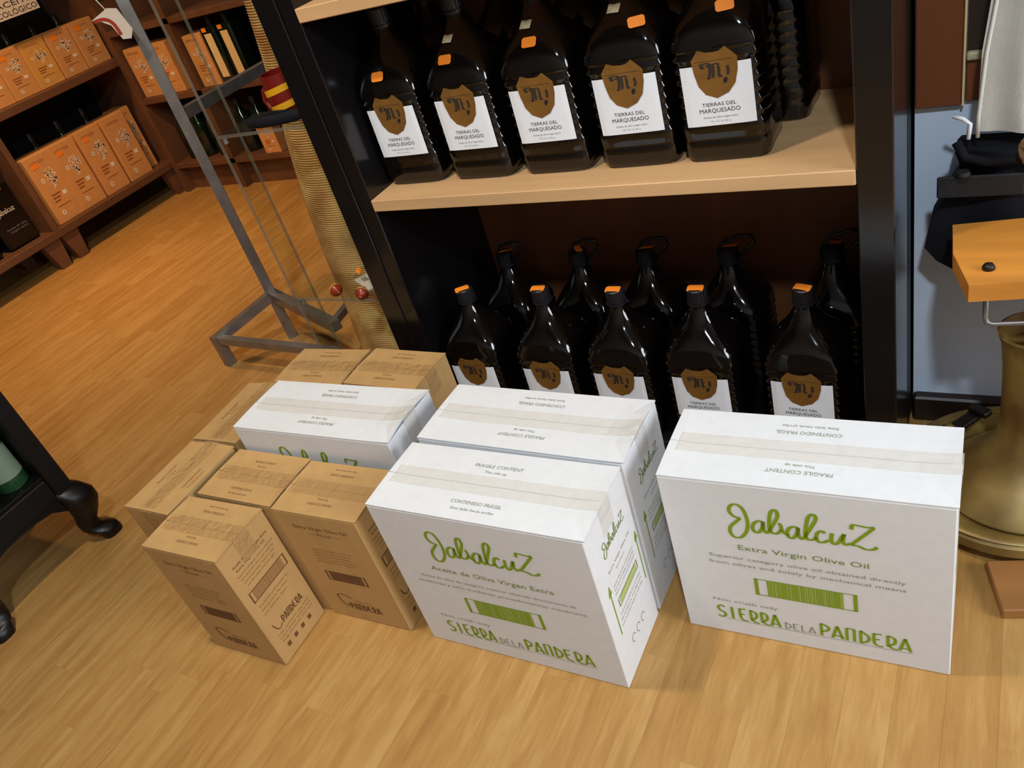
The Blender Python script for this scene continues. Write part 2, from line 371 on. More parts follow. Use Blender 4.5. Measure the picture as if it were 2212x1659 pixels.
# ------------------------------------------------------------------ oil bottles
BA, BB, BE = .0725, .0690, 7.0
PROF = [(0, .90), (.004, .95), (.012, .985), (.03, 1.0), (.036, .985), (.042, .985), (.048, 1.0), (.058, 1.0)]
z = .062
while z < .178: PROF += [(z, 1.0), (z + .005, .985 - 1), (z + .012, .985 - 1), (z + .016, 1.0)]; z += .0185
PROF += [(.186, 1.0), (.196, .985), (.205, .968), (.216, .92), (.228, .835), (.241, .715), (.254, .58), (.267, .45), (.279, .35), (.289, .28), (.297, .25)]
def bottle_body():
    mb = MB(); n = 48; rings = []
    for z, s in PROF:
        rib = s < 0
        if rib: s = 1.0
        k = max(0, min(1, (z - .19) / .1)); e = BE + (2.05 - BE) * min(1, k * 1.5)
        a = BA * s; b = BB * s
        if k > 0: b = BB * s + (BA * s - BB * s) * k
        ring = []
        for j in range(n):
            t = 2 * math.pi * j / n; c, sn = math.cos(t), math.sin(t)
            x = a * math.copysign(abs(c) ** (2 / e), c); y = b * math.copysign(abs(sn) ** (2 / e), sn)
            g = 1.0
            if rib: g -= .045 * min(1, max(0, (abs(math.sin(2 * t)) - .25) / .3)) + (.02 if abs(c) > .8 else 0)
            if z < .03: g -= .022 * (abs(math.cos(7 * t)) ** 10)
            if .2 < z < .27: g += .02 * math.cos(4 * t) * (1 - k)
            ring.append((x * g, y * g, z))
        rings.append(ring)
    mb.loft(rings, True, True)
    return mb
def surf(x): return -BB * (max(0, 1 - abs(x / BA) ** BE)) ** (1 / BE)
def make_bottle(name, label, handle=False, sticker='cap', st=(0, .235), seal=False):
    root = thing(name, (0, 0, 0), 0, label, 'bottle')
    bottle_body().build('body', 'bottle', root, smooth=True, angle=50)
    cp = MB(); cp.lathe([(.0185, .2965), (.0185, .300), (.0222, .3005), (.0222, .303), (.0185, .3035), (.0185, .306)], 24)
    cp.build('neck_ring', 'cap', root, smooth=True, angle=40)
    cp = MB(); n = 48
    cp.loft([[((.0198 + (.0006 if k % 2 else 0)) * math.cos(2*math.pi*k/n), (.0198 + (.0006 if k % 2 else 0)) * math.sin(2*math.pi*k/n), zz) for k in range(n)] for zz in (.3062, .331)]
            + [[(.0180 * math.cos(2*math.pi*k/n), .0180 * math.sin(2*math.pi*k/n), .333) for k in range(n)]], True, True)
    cp.build('cap', 'cap', root)
    lb = MB(); NU = 13
    rows = [[(-.0565 + .113 * i / (NU - 1), surf(-.0565 + .113 * i / (NU - 1)) - o, zz) for i in range(NU)] for zz, o in ((.064, .0002), (.064, .0007), (.162, .0007), (.162, .0002))]
    lb.loft(rows, closed=False); lb.build('paper_label', 'label', root)
    fn = lambda off: (lambda u, v: (u, surf(u) - off, v))
    sh = [(-36,171),(-24,186),(-12,181.5),(2,180.6),(10,182),(19,187.5),(28,179),(37,170),(35.5,150),(30,130),(18,116),(-1,108.5),(-19,116),(-29,130),(-33.5,150)]
    e = MB(); c0 = (0, 150)
    pts = [(u / 1000, v / 1000) for u, v in sh]; f2 = fn(.0014)
    e.add([f2(0, .15)] + [f2(*p) for p in pts], [(0, i + 1, (i + 1) % 15 + 1) for i in range(15)])
    e.add([f2(*p) for p in pts] + [fn(.0003)(*p) for p in pts], [(i, (i + 1) % 15, (i + 1) % 15 + 15, i + 15) for i in range(15)])
    em = e.build('shield_emblem', 'gold', root)
    p = Print(fn(.0017)); k = .001
    for st_ in ([(-13,159),(-9,161.5),(-7,158),(-9,145),(-12,141),(-8,141.5)], [(-3,161),(-2,158),(-3,145),(-5,142)], [(5,159),(6.5,155),(6,145),(8,142),(10,144)], [(-20,163),(-12,165),(-4,162),(3,163),(8,160)], [(12,136),(15,134),(17,138),(14,140)], [(14,139),(14,131)], [(20,158),(21,150),(19,144)], [(-22,165),(-20,158),(-16,160)]):
        p.stroke([(u * k, v * k) for u, v in st_], .0014, .0048, 4)
    for a_, b_ in (((-30, 168), (30, 168.5)),):
        p.line((a_[0] * k, a_[1] * k), (b_[0] * k, b_[1] * k), .0006)
    p.build('monogram', 'ink', em)
    p = Print(fn(.0010))
    p.text('TIERRAS DEL', -.0275, .0275, .0960, .0062); p.text('MARQUESADO', -.033, .033, .0855, .0072)
    p.build('label_lettering', 'ink', root)
    p = Print(fn(.0010)); p.text('Aceite de oliva virgen extra', -.028, .028, .0765, .0034); p.text('P I C U A L', -.016, .016, .0695, .003)
    p.build('small_lettering', 'ink_grey', root)
    if sticker == 'cap':
        s = MB(); s.prism([(-.016,-.006),(-.013,-.009),(.013,-.009),(.016,-.006),(.016,.006),(.013,.009),(-.013,.009),(-.016,.006)], 'z', 0, .0006)
        o = s.build('price_sticker', 'orange', root, loc=(st[0], -.006, .3335), rot=(R(10), 0, R(st[1])))
    else:
        s = MB(); s.prism([(-.014,-.006),(-.011,-.009),(.011,-.009),(.014,-.006),(.014,.006),(.011,.009),(-.011,.009),(-.014,.006)], 'z', 0, .0006)
        zz = st[1]
        sc_ = [q for q in PROF if q[0] >= .186]
        for (za, sa), (zb, sb) in zip(sc_, sc_[1:]):
            if za <= zz <= zb: sr = sa + (sb - sa) * (zz - za) / (zb - za); sl = (sa - sb) * BA / (zb - za)
        tilt = math.atan2(1, sl)
        rr = sr * BA; yy = -math.sqrt(max(.0002, rr * rr - st[0] ** 2)) - (.0035 if abs(st[0]) < .03 else .0105)
        s.build('price_sticker', 'orange', root, loc=(st[0], yy, zz + .002), rot=(tilt * .9, 0, math.atan2(st[0], -yy) * .6 if abs(st[0]) > .01 else 0))
        if seal:
            q = MB(); q.box(-.011, .011, -.008, .008, 0, .0008)
            zz2 = .262; r2 = .46 * BA
            q.build('seal_sticker', 'seal', root, loc=(-.006, -r2 - .003, zz2), rot=(R(42), 0, R(-10)))
    if handle:          # strap swings out on the far side of the turned bottle
        h = MB(); h.tube([(-.012, .0, .30), (-.03, .004, .318), (-.058, .008, .348), (-.056, .008, .362), (-.028, .004, .360), (.004, 0, .348), (.020, 0, .322), (.0205, 0, .3045)], .004, 8)
        h.build('carry_strap', 'cap', root, smooth=True)
    return root
up_x = [(-1.060, .01), (-.893, -.02), (-.729, 0), (-.565, .02), (-.411, .03)]
up_st = [(-.002, .222), (-.008, .231), (.004, .236), (.034, .238), (.022, .240)]
names = ['leftmost', 'second from left', 'middle', 'second from right', 'rightmost']
for i, ((x, a), s) in enumerate(zip(up_x, up_st)):
    b = make_bottle('oil_bottle', f'white labelled dark oil bottle, {names[i]} in front on the oak shelf', sticker='shoulder', st=s, seal=i >= 1)
    b.location = (x, 1.356, .6440); b.rotation_euler = (0, 0, a); b['group'] = 'front bottles on the middle shelf'
lo = [(-1.045, 1.302, 35), (-.852, 1.306, 4), (-.677, 1.304, 2), (-.507, 1.31, 2), (-.309, 1.314, -14)]
for i, (x, y, a) in enumerate(lo):
    b = make_bottle('oil_bottle', f'dark oil bottle with orange capped sticker, {names[i]} behind the white cartons', st=(0, a))
    b.location = (x, y, .0502); b.rotation_euler = (0, 0, R([2, 0, -1, 1, -2][i])); b['group'] = 'front bottles on the bottom shelf'
hb = [(-1.022, 1.462, 20, R(-40)), (-.829, 1.463, -50, R(10)), (-.667, 1.464, 5, R(0)), (-.487, 1.464, 3, R(0)), (-.285, 1.468, -15, R(60))]
for i, (x, y, a, rz) in enumerate(hb):
    b = make_bottle('oil_bottle', f'dark oil bottle with carry strap, {names[i]} in the bottom back row', handle=True, st=(-.002, a))
    b.location = (x, y, .0502); b.rotation_euler = (0, 0, math.pi + rz * .1); b['group'] = 'back bottles on the bottom shelf'
bk = None
for i, x in enumerate([-1.05, -.88, -.715, -.55, -.375]):
    if bk is None: bk = b = make_bottle('oil_bottle', '', sticker='cap', st=(0, 0))
    else: b = copy_tree(bk)
    b.location = (x, 1.500, .6440); b.rotation_euler = (0, 0, math.pi)
    tag(b, f'shadowed dark oil bottle, {names[i]} in back on the oak shelf', 'bottle', 'back bottles on the middle shelf')

# ------------------------------------------------------------------ cardboard boxes
def wavy_flap(x0, x1, y0, y1, z, th, lift0, lift1, n=14, bow=.0):
    mb = MB(); rings = []
    for i in range(n + 1):
        t = i / n; x = x0 + (x1 - x0) * t
        dz = lift0 * max(0, 1 - t * 7) ** 2 + lift1 * max(0, 1 - (1 - t) * 7) ** 2 + bow * math.sin(math.pi * t)
        rings.append([(x, y0, z + dz * .15), (x, (y0 + y1) / 2, z + dz * .7), (x, y1, z + dz), (x, y1, z + dz + th), (x, (y0 + y1) / 2, z + dz * .7 + th), (x, y0, z + dz * .15 + th)])
    mb.loft(rings, True, True); return mb
def make_box(w_, d_, h_, kind, loc, rz, label, flip=False, lang='en', side=False, group=None, front=True, ends='r', lift=.004):
    root = thing('cardboard_box', loc, rz, label, 'box', group)
    white = kind == 'white'; card = 'white_card' if white else 'brown_card'; th = .0032; x, y = w_ / 2, d_ / 2
    MB().box(-x, x, -y, y, .0005, h_ - th, .0016).build('body', card, root)
    ov = .002
    wavy_flap(-x, x + ov, -y + .0002, -.0006, h_ - th + .0002, th - .0004, .002, lift).build('top_flap', card, root)
    mb = MB(); m2 = wavy_flap(-x, x + ov * .5, -y + .0002, -.0006, h_ - th + .0002, th - .0004, .002, lift * .8)
    mb.add([(a, -b, c) for a, b, c in m2.v], m2.f); mb.build('top_flap', card, root)
    # packing tape over the seam, wrapping down both ends
    tw = .021 if white else .019; zt = h_ + .0006
    tp = MB(); n = 24; rows = []
    path = [(-x - .0008, h_ - .055), (-x - .0008, h_ - .02), (-x - .0012, h_ - .002)] + [(-x + (2 * x) * i / n, zt + .0024 * max(0, 1 - i / n * 7) ** 2 + lift * 1.02 * max(0, 1 - (1 - i / n) * 7) ** 2) for i in range(1, n)] + [(x + .0032, zt + lift * .9), (x + .0028, h_ - .012), (x + .0008, h_ - .03), (x + .0008, h_ - .055)]
    for (px, pz) in path: rows.append([(px, -tw, pz), (px, tw, pz)])
    tp.loft(rows, closed=False); tp.build('packing_tape', 'tape_beige' if white else 'tape_clear', root)
    F = lambda u, v: (u, -y - .0006, v)
    Rt = lambda u, v: (x + .0006, u, v)
    s = -1 if flip else 1
    def T(sy): return lambda u, v: (s * u, s * v, h_ + .0004 + .0)
    fs = 1 if white else .62; dd = 1 if white else .9; k = 1 if white else .8; tm = 'grey_print' if white else 'brown_soft'
    for nm, txt, hw_, v, hh in (('fragile_notice', 'CONTENIDO FR\u00c1GIL', .047, -.044, .0075), ('upright_notice', 'Este lado hacia arriba', .040, -.0575, .0055), ('fragile_notice_english', 'FRAGILE CONTENT', .046, .040, .0075), ('upright_notice_english', 'This side up', .021, .0275, .0055)):
        pr = Print(T(1)); pr.text(txt, -hw_ * fs, hw_ * fs, v * dd, hh * k); pr.build(nm, tm, root)
    made = {}
    def P(name, fn, m):
        made[(name, m)] = Print(fn); return made[(name, m)]
    if white and front:
        jabalcuz(P('brand_lettering', F, 'green'), .002, .2615, .205)
        p = P('title_lettering', F, 'olive_print'); q = P('paragraph_lettering', F, 'grey_print')
        if lang == 'en':
            p.text('Extra Virgin Olive Oil', -.092, .093, .2165, .0115)
            q.text('Superior category olive oil obtained directly', -.14, .141, .193, .0072)
            q.text('from olives and solely by mechanical means', -.142, .141, .1775, .0072)
        else:
            p.text('Aceite de Oliva Virgen Extra', -.118, .118, .2165, .0115)
            q.text('Aceite de oliva de categor\u00eda superior obtenido directamente de', -.15, .15, .193, .0068)
            q.text('aceitunas y s\u00f3lo mediante procedimientos mec\u00e1nicos', -.16, .165, .1775, .0068)
        P('handling_note', F, 'grey_print').text('Non crush only', -.148, -.044, .083, .007)
        q = P('producer_small_words', F, 'grey_print'); deco(q, 'DELA', -.038, .012, .040, .016, .0022)
        q.stroke([(-.13, .0375), (-.09, .037), (-.04, .0372), (.0, .0365), (.06, .037), (.11, .036), (.15, .037)], .0009, .0009, 4)
        p = P('barcode', F, 'green'); p.barcode(-.0755, .0755, .1145, .1535, .0058, .0016); p.bars(-.056, .056, .116, .152, 5)
        deco(P('producer_lettering', F, 'green'), 'SIERRA', -.146, -.042, .040, .030, .0046); deco(P('producer_last_word', F, 'green'), 'PANDERA', .015, .149, .040, .030, .0046)
        P('barcode_ground', lambda u, v: (u, -y - .0003, v), 'green_soft').rect(-.056, .056, .116, .152)
    if white and side:
        for a, nm in ((-.0505, 'up_arrow'), (.068, 'back_up_arrow')):
            p = P(nm, Rt, 'green'); p.line((a - .001, .111), (a, .212), .0028); p.poly([(a - .0065, .204), (a + .006, .207), (a + .001, .226)])
        jabalcuz(P('side_brand', Rt, 'olive_print'), .006, .279, .085)
        P('side_barcode', Rt, 'olive_print').barcode(-.034, .051, .158, .176, .0025, .0012)
        P('side_barcode_ground', Rt, 'green_soft').rect(-.027, .045, .160, .174)
        q = P('side_title', Rt, 'grey_print'); q.text('Extra Virgin Olive Oil', -.037, .051, .2395, .0055); q.text('Premium', -.012, .022, .2255, .004)
        q = P('side_paragraph', Rt, 'grey_print'); q.text('Superior category olive oil obtained directly', -.036, .05, .206, .0045); q.text('from olives and solely by mechanical means', -.036, .05, .197, .0045); q.text('Store in a cool and dark place', -.036, .05, .188, .0045)
        q = P('side_producer', Rt, 'grey_print')
        for i, t in enumerate(('Produced and bottled by Sierra de la Pandera', 'Product of Spain', 'Lot and best before: see cap')): q.text(t, -.038 - .002 * i, .052, .142 - .011 * i, .0045)
        for i in range(3):
            cc = (-.02 + .022 * i, .062)
            P(('recycling_mark', 'glass_mark', 'dry_mark')[i], Rt, 'grey_print').stroke([(cc[0] + .007 * math.cos(t * math.pi / 4), cc[1] + .009 * math.sin(t * math.pi / 4)) for t in range(7)], .0014, .0014, 3)
    if not white and front:
        p = P('title_lettering', F, 'brown_print'); p.text('Extra Virgin Olive Oil', -.062, .066, .262, .0085); p.text('\u2014 Picual \u2014', -.034, .043, .2475, .0065)
        p = P('barcode', F, 'brown_print'); p.barcode(-.0495, .0495, .118, .1445, .004, .0014); p.bars(-.040, .040, .119, .1435, 9)
        p = P('logo', F, 'brown_print'); deco(p, 'PANDERA', -.034, .044, .034, .018, .0032); p.stroke([(-.02, .066), (-.035, .074), (-.054, .070), (-.05, .05), (-.04, .04), (-.034, .045)], .0018, .003, 5)
        p = P('paragraph_lettering', F, 'brown_soft')
        for i, t in enumerate(('Superior category olive oil', 'obtained directly from olives', 'and solely by mechanical means', 'Store in a cool dark place', 'Product of Spain')): p.text(t, -.05 + .003 * (i % 2), .046 - .004 * (i % 3), .204 - .0085 * i, .0045)
        P('logo_small_words', F, 'brown_soft').text('SIERRA DE LA', -.015, .03, .058, .005)
        P('barcode_ground', lambda u, v: (u, -y - .0003, v), 'brown_soft').rect(-.040, .040, .119, .1435)
    if not white and side:
        P('side_barcode', Rt, 'brown_print').barcode(-.049, .054, .167, .194, .003, .0017)
        q = P('side_title', Rt, 'brown_print'); q.text('Aceite de Oliva Virgen Extra', -.047, .05, .258, .0068); q.text('Extra Virgin Olive Oil', -.043, .036, .2475, .006)
        q = P('side_logo', Rt, 'brown_print'); deco(q, 'PANDERA', -.022, .04, .078, .017, .0028); q.stroke([(-.045, .098), (-.04, .082), (-.032, .076), (-.024, .082)], .0015, .0024, 5)
        for i in range(4): P(('recycling_mark', 'fragile_mark', 'dry_mark', 'upright_mark')[i], Rt, 'brown_print').rect(-.04 + .022 * i, -.031 + .022 * i, .026, .036)
        P('side_barcode_bars', Rt, 'brown_soft').bars(-.040, .045, .169, .192, 4)
        q = P('side_paragraph', Rt, 'brown_soft')
        for i in range(4): q.text(('Superior category olive oil obtained', 'directly from olives and solely by', 'mechanical means. Store in a cool', 'and dark place away from light')[i], -.048 + .003 * i, .052 - .004 * i, .236 - .0095 * i, .0045)
        q = P('side_producer', Rt, 'brown_soft')
        for i in range(3): q.text(('Produced and bottled by', 'Sierra de la Pandera', 'Los Villares Spain')[i], -.045, .04 - .008 * i, .150 - .011 * i, .0048)
        q = P('side_small_print', Rt, 'brown_soft')
        for i in range(3): q.text(('Net contents see label', 'Lot and best before end', 'Keep dry handle with care')[i], -.045, .05, .064 - .009 * i, .0045)
    for (nm, m_), p in made.items(): p.build(nm, m_, root)
    return root
WD = (.400, .1563, .3584); BD = (.199, .1324, .303)
make_box(*WD, 'white', (-.2309, .9035, 0), .0221, 'large white carton with green lettering standing alone at right, before the bottle shelf', flip=True, lang='en', side=True, group='white oil cartons')
make_box(*WD, 'white', (-.6891, .7481, 0), .0074, 'large white carton with green lettering, front one of the touching white pair in the centre', flip=False, lang='es', side=True, group='white oil cartons')
make_box(*WD, 'white', (-.6887, .9155, 0), -.006, 'large white carton behind the front central white carton, its lettered front hidden', flip=True, lang='en', side=True, group='white oil cartons', lift=.010)
make_box(*WD, 'white', (-1.1425, .8872, 0), .0246, 'large white carton at left, hemmed in by the brown cartons', flip=True, lang='en', side=True, group='white oil cartons', lift=.012)
make_box(*BD, 'brown', (-1.2575, .5904, 0), .0238, 'small brown carton standing foremost, nearest the camera with printed side', flip=True, side=True, group='brown oil cartons')
make_box(*BD, 'brown', (-1.0411, .7310, 0), .0262, 'small brown carton touching the left end of the front white carton', flip=True, side=True, group='brown oil cartons')
make_box(*BD, 'brown', (-1.2470, .7315, 0), .0107, 'small brown carton directly behind the foremost brown carton', flip=False, group='brown oil cartons')
make_box(*BD, 'brown', (-1.4345, .6980, 0), R(91), 'small brown carton turned sideways at the left edge of the front rows', flip=False, group='brown oil cartons')
make_box(*BD, 'brown', (-1.4440, .9070, 0), R(92), 'small brown carton turned sideways, left of the hemmed in white carton', flip=False, group='brown oil cartons')
make_box(*BD, 'brown', (-1.3500, 1.0880, 0), R(3), 'small brown carton in the back row nearest the steel display stand', flip=True, group='brown oil cartons')
make_box(*BD, 'brown', (-1.1420, 1.0980, 0), R(-1), 'small brown carton in the back row against the foot of the black shelving', flip=True, group='brown oil cartons')

# ------------------------------------------------------------------ steel display stand and glass
C0, J0 = (-2.19, 1.43), (-2.05, 1.60)
st = thing('display_stand', (J0[0], J0[1], 0), 0, 'grey square steel tube display stand with low splayed foot frame', 'display stand')
rel = lambda x, y, z: (x - J0[0], y - J0[1], z)
T = .0155
def bar(n, a, b, r=T, roll=0): return MB().tube([rel(*a), rel(*b)], r, square=True, roll=roll).build(n, 'steel', st)
bar('upright', (*J0, 0), (*J0, 1.75), roll=R(40))
bar('foot', (*C0, 0), (*C0, .115), roll=R(10))
bar('brace', (J0[0], J0[1] - .01, .165), (C0[0], C0[1], .100))
bar('base_bar', (C0[0], C0[1], .100), (-1.635, 1.400, .100), .012)
bar('front_bar', (J0[0], J0[1], .168), (-1.64, 1.435, .168))
bar('cross_bar', (-1.665, 1.44, .165), (-1.70, 1.66, .165), .010)
bar('side_bar', (J0[0], J0[1], .770), (-2.08, 2.15, .770))
bar('foot', (-1.690, 1.405, 0), (-1.690, 1.405, .110), .012)
bar('upright', (-2.08, 2.15, 0), (-2.08, 2.15, 1.75))
gs = thing('glass_shelf_rack', (-1.40, 1.24, 0), 0, 'clear glass shelf rack between the black shelving and the steel stand', 'glass shelf')
def G(mb, n): return mb.build(n, 'glass', gs)
G(MB().box(-.108, -.100, -.004, .056, 0, 1.6), 'glass_upright')
G(MB().box(.150, .158, -.004, .11, 0, 1.6), 'glass_upright')
G(MB().box(-.0995, .1495, -.004, .125, .806, .813), 'glass_shelf')
G(MB().box(-.0995, .1495, -.004, .11, .386, .393), 'glass_shelf')
M['edge'] = mat('polished_glass_edge', (132, 124, 108), .2, var=.1, scale=20, alpha=.38)
for x0_, x1_, z0_, z1_ in ((-.108, -.100, .0, 1.6), (-.0995, .1495, .806, .813), (-.0995, .1495, .386, .393)):
    MB().box(x0_, x1_, -.0062, -.0042, z0_, z1_).build('polished_edge', 'edge', gs)
MB().box(-.108, -.100, .0562, .0582, 0, 1.6).build('polished_edge', 'edge', gs)
for x_, z_ in ((-.104, .38), (-.104, .80)): MB().lathe([(.006, 0), (.006, .012)], 12).build('shelf_clip', 'steel', gs, loc=(x_ + .01, .003, z_ - .008))

# esparto roll
er = thing('esparto_roll', (-1.462, 1.60, 0), 0, 'tall tapering coil of woven straw coloured esparto behind the glass shelves', 'woven coil')
prof = []
NZ = 290
for i in range(NZ * 4 + 1):
    z = 1.75 * i / (NZ * 4); t = z / 1.75
    base = .205 - .118 * min(1, z / 1.15) ** 1.5 - .004 * math.sin(z * 9)
    prof.append((max(.05, base) + .0015 * math.cos(2 * math.pi * i / 4), z))
MB().lathe(prof, 40, shift=lambda z: (-.02 * min(1, z), 0)).build('coil', 'sisal', er, smooth=True)

# mug, black dish and toys on the glass shelves
mg = thing('striped_mug', (-1.335, 1.318, .8134), R(0), 'small dark red mug with yellow stripes on the upper glass shelf', 'mug')
pr_ = [(.022, 0), (.033, .004), (.037, .02), (.038, .045), (.0365, .07), (.036, .082), (.033, .082), (.034, .05), (.033, .012), (.0, .008)]
MB().lathe(pr_, 32, cap1=False).build('body', 'red_glaze', mg, smooth=True, angle=60)
mg.scale = (1.12, 1.12, 1.12)
for za in (.018, .048):
    mb = MB(); n = 32; rings = []
    for dz in (0, .012):
        rr = []
        for k in range(n):
            a = 2 * math.pi * k / n; zz = za + dz + .006 * math.cos(a); r_ = .0384 if zz > .02 else .037 + .0014 * zz / .02
            rr.append((r_ * math.cos(a), r_ * math.sin(a), zz))
        rings.append(rr)
    mb.loft(rings); mb.build('stripe', 'yellow_glaze', mg, smooth=True)
MB().tube([(-.034, -.004, .018), (-.05, -.006, .018), (-.056, -.006, .034), (-.05, -.005, .052), (-.034, -.004, .054)], .005, 8).build('handle', 'red_glaze', mg, smooth=True)
bd = thing('black_dish', (-1.340, 1.2665, .8134), R(8), 'flat black oval dish lying before the striped mug', 'dish')
mb = MB(); n = 36; rings = []
for s_, z_ in ((.75, 0), (.95, .004), (1, .012), (.93, .020), (.6, .022)):
    rings.append([(.078 * s_ * math.cos(2*math.pi*k/n), -.004 + .017 * s_ * math.sin(2*math.pi*k/n), z_) for k in range(n)])
mb.loft(rings, True, True).build('shell', 'black_cloth', bd, smooth=True)
MB().tube([(-.04, -.004, .021), (0, -.004, .0245), (.04, -.004, .021)], .004, 6).build('rim', 'black_cloth', bd, smooth=True)
def top_toy(loc, rot, sc_, lab, nm='spinning_top'):
    t = thing(nm, loc, 0, lab, 'spinning top', 'turned wooden toys'); t.rotation_euler = rot
    MB().lathe([(.0, -.002), (.004, .0), (.017 * sc_, .018 * sc_), (.021 * sc_, .028 * sc_), (.019 * sc_, .036 * sc_), (.010 * sc_, .042 * sc_), (.006 * sc_, .05 * sc_), (.006 * sc_, .056 * sc_)], 24).build('turned_body', 'wood_top', t, smooth=True)
    MB().lathe([(.0212 * sc_, .026 * sc_), (.0214 * sc_, .0285 * sc_), (.0212 * sc_, .031 * sc_)], 24, cap0=False, cap1=False).build('painted_ring', 'carton_b', t, smooth=True)
    return t
top_toy((-1.395, 1.262, .4085), (R(95), 0, R(60)), .75, 'dark red turned spinning top lying on the lower glass shelf')
top_toy((-1.292, 1.258, .4095), (R(95), 0, R(20)), .75, 'pale brown spinning top in plastic film beside the black shelving')
fp = thing('toy_packet', (-1.325, 1.305, .3936), R(-30), 'crumpled clear plastic toy packet with orange sticker', 'packet')
mb = MB(); n = 8; rg2 = random.Random(5)
for i in range(1):
    grid = [[(-.05 + .1 * a / n, -.02 + .05 * b / n, .004 + .03 * math.sin(math.pi * a / n) * math.sin(math.pi * b / n) + rg2.uniform(0, .008)) for a in range(n + 1)] for b in range(n + 1)]
    mb.loft(grid, closed=False)
mb.build('film', 'film', fp)
MB().box(-.012, .012, -.007, .007, 0, .0006).build('price_sticker', 'orange', fp, loc=(-.01, -.004, .034), rot=(R(35), 0, 0))
MB().box(-.045, .045, -.015, .025, .0, .003).build('backing_card', 'sign', fp)
# hanging tag by the steel upright
tg = thing('hanging_tag', (-2.035, 1.52, 1.02), R(25), 'white hanging tag with red arc and white cord beside the steel upright', 'tag')
mb = MB(); mb.prism([(-.045, .045), (.01, .062), (.035, .055), (.05, .0), (.035, -.02), (.012, -.016), (0, .022), (-.02, .036)], 'y', -.0015, .0015); mb.build('card', 'sign', tg)
p = Print(lambda u, v: (u, -.0022, v)); p.stroke([(-.04, .041), (-.01, .040), (.008, .025), (.014, -.005)], .008, .01, 6); p.build('red_arc', 'red_print', tg)
MB().tube([(.005, 0, .06), (-.02, 0, .12), (-.09, .02, .40)], .0015, 6).build('cord', 'sign', tg)

# ------------------------------------------------------------------ brown shelving with cartons (far left)
sa = thing('wooden_shelving', (-4.0, 2.15, 0), 0, 'brown wooden shelving along the far left wall with orange cartons', 'shelving')
def S(mb, n, m='shelf_wood', par=None): return mb.build(n, m, par or sa)
for z0 in (.140, .705, 1.28): S(MB().box(-.40, 0, -1.0, .84, z0, z0 + .038, .003), 'board')
S(MB().box(-.40, -.001, -.035, -.005, .1785, 1.279), 'upright')
S(MB().box(-.40, -.001, .806, .836, .1785, 1.279), 'upright')
S(MB().box(-.40, -.001, -1.0, -.97, .1785, 1.279), 'upright')
S(MB().box(-.412, -.4005, -1.0, .84, .14, 1.32), 'back_panel', 'shelf_back')
for y0 in (-.12, -.01, .70, -.98):
    S(MB().prism([(y0 + .0, .1395), (y0 + .10, .1395), (y0 + .085, 0), (y0 + .03, 0)], 'x', -.06, -.015), 'foot')
    S(MB().prism([(y0 + .0, .1395), (y0 + .10, .1395), (y0 + .085, 0), (y0 + .03, 0)], 'x', -.38, -.34), 'foot')
def carton(loc, rz, w_, d_, h_, label, group, m='carton', prt=True, st_=False):
    t = thing('oil_carton', loc, rz, label, 'carton', group)
    x = w_ / 2
    MB().box(-x, x, 0, d_, 0, h_, .002).build('body', m, t)
    F = lambda u, v: (u * w_, -.0008, v * h_)
    p = Print(F)
    rg3 = random.Random(int(loc[1] * 1000) + int(loc[2] * 100))
    for _ in range(46):
        a = rg3.uniform(0, 2 * math.pi); r_ = math.sqrt(rg3.random()); cu, cv = .12 + .20 * r_ * math.cos(a), .66 + .12 * r_ * math.sin(a); q = rg3.uniform(.02, .04)
        p.poly([(cu - q, cv), (cu, cv - q * .6), (cu + q, cv), (cu, cv + q * .6)])
    for a in (-.06, .0, .06): p.stroke([(.05 + a, .49), (.09 + a * .3, .53), (.1 + a * 1.6, .6)], .012, .016, 3)
    p.build('tree_drawing', 'white_print', t)
    for cu, cv, r_, nm in ((-.22, .64, .065, 'round_badge'), (-.16, .13, .07, 'round_seal')):
        n = 14; p = Print(F)
        p.mb.add([F(cu + rr * math.cos(2*math.pi*k/n), cv + rr * .55 * math.sin(2*math.pi*k/n)) for rr in (r_, r_ * .5) for k in range(n)], [(k, (k+1) % n, (k+1) % n + n, k + n) for k in range(n)])
        p.build(nm, 'white_print', t)
    p = Print(F); p.rect(.16, .32, .35, .41); p.build('white_patch', 'white_print', t)
    p = Print(F); p.text('ACEITE OLIVA', -.36, .2, .88, .045); p.build('lettering', 'carton_print', t)
    p = Print(F)
    for i in range(3): p.rect(-.25, .1 - .06 * i, .40 - .05 * i, .42 - .05 * i)
    p.build('small_lines', 'carton_print', t); p = Print(F); p.rect(-.25, .25, .225, .235); p.build('rule_line', 'carton_print', t)
    if st_:
        MB().box(-.017, .017, -.0014, -.0004, -.011, .011).build('price_sticker', 'orange', t, loc=(-.03, 0, h_ * .86))
    return t
def far_bottle(loc, rz, h_, r_, label, group, m='dk_green', lab=None):
    t = thing('oil_flask', loc, rz, label, 'bottle', group)
    MB().lathe([(r_ * .9, 0), (r_, .006), (r_, h_ * .6), (r_ * .9, h_ * .68), (r_ * .42, h_ * .8), (r_ * .36, h_ * .88)], 20).build('body', m, t, smooth=True, angle=50)
    MB().lathe([(r_ * .42, h_ * .8801), (r_ * .42, h_ * .99), (r_ * .36, h_)], 16).build('cap', 'cap', t, smooth=True, angle=40)
    if lab:
        mb = MB(); mb.loft([[((r_ + .0008) * math.sin(a), -(r_ + .0008) * math.cos(a), zz) for a in [R(-55 + 110 * i / 10) for i in range(11)]] for zz in (h_ * .15, h_ * .52)], closed=False); mb.build('paper_label', lab, t)
    return t
ords = ['first', 'second', 'third', 'fourth', 'fifth', 'sixth']
ys = [2.205, 2.352, 2.497, 2.648, 2.797]
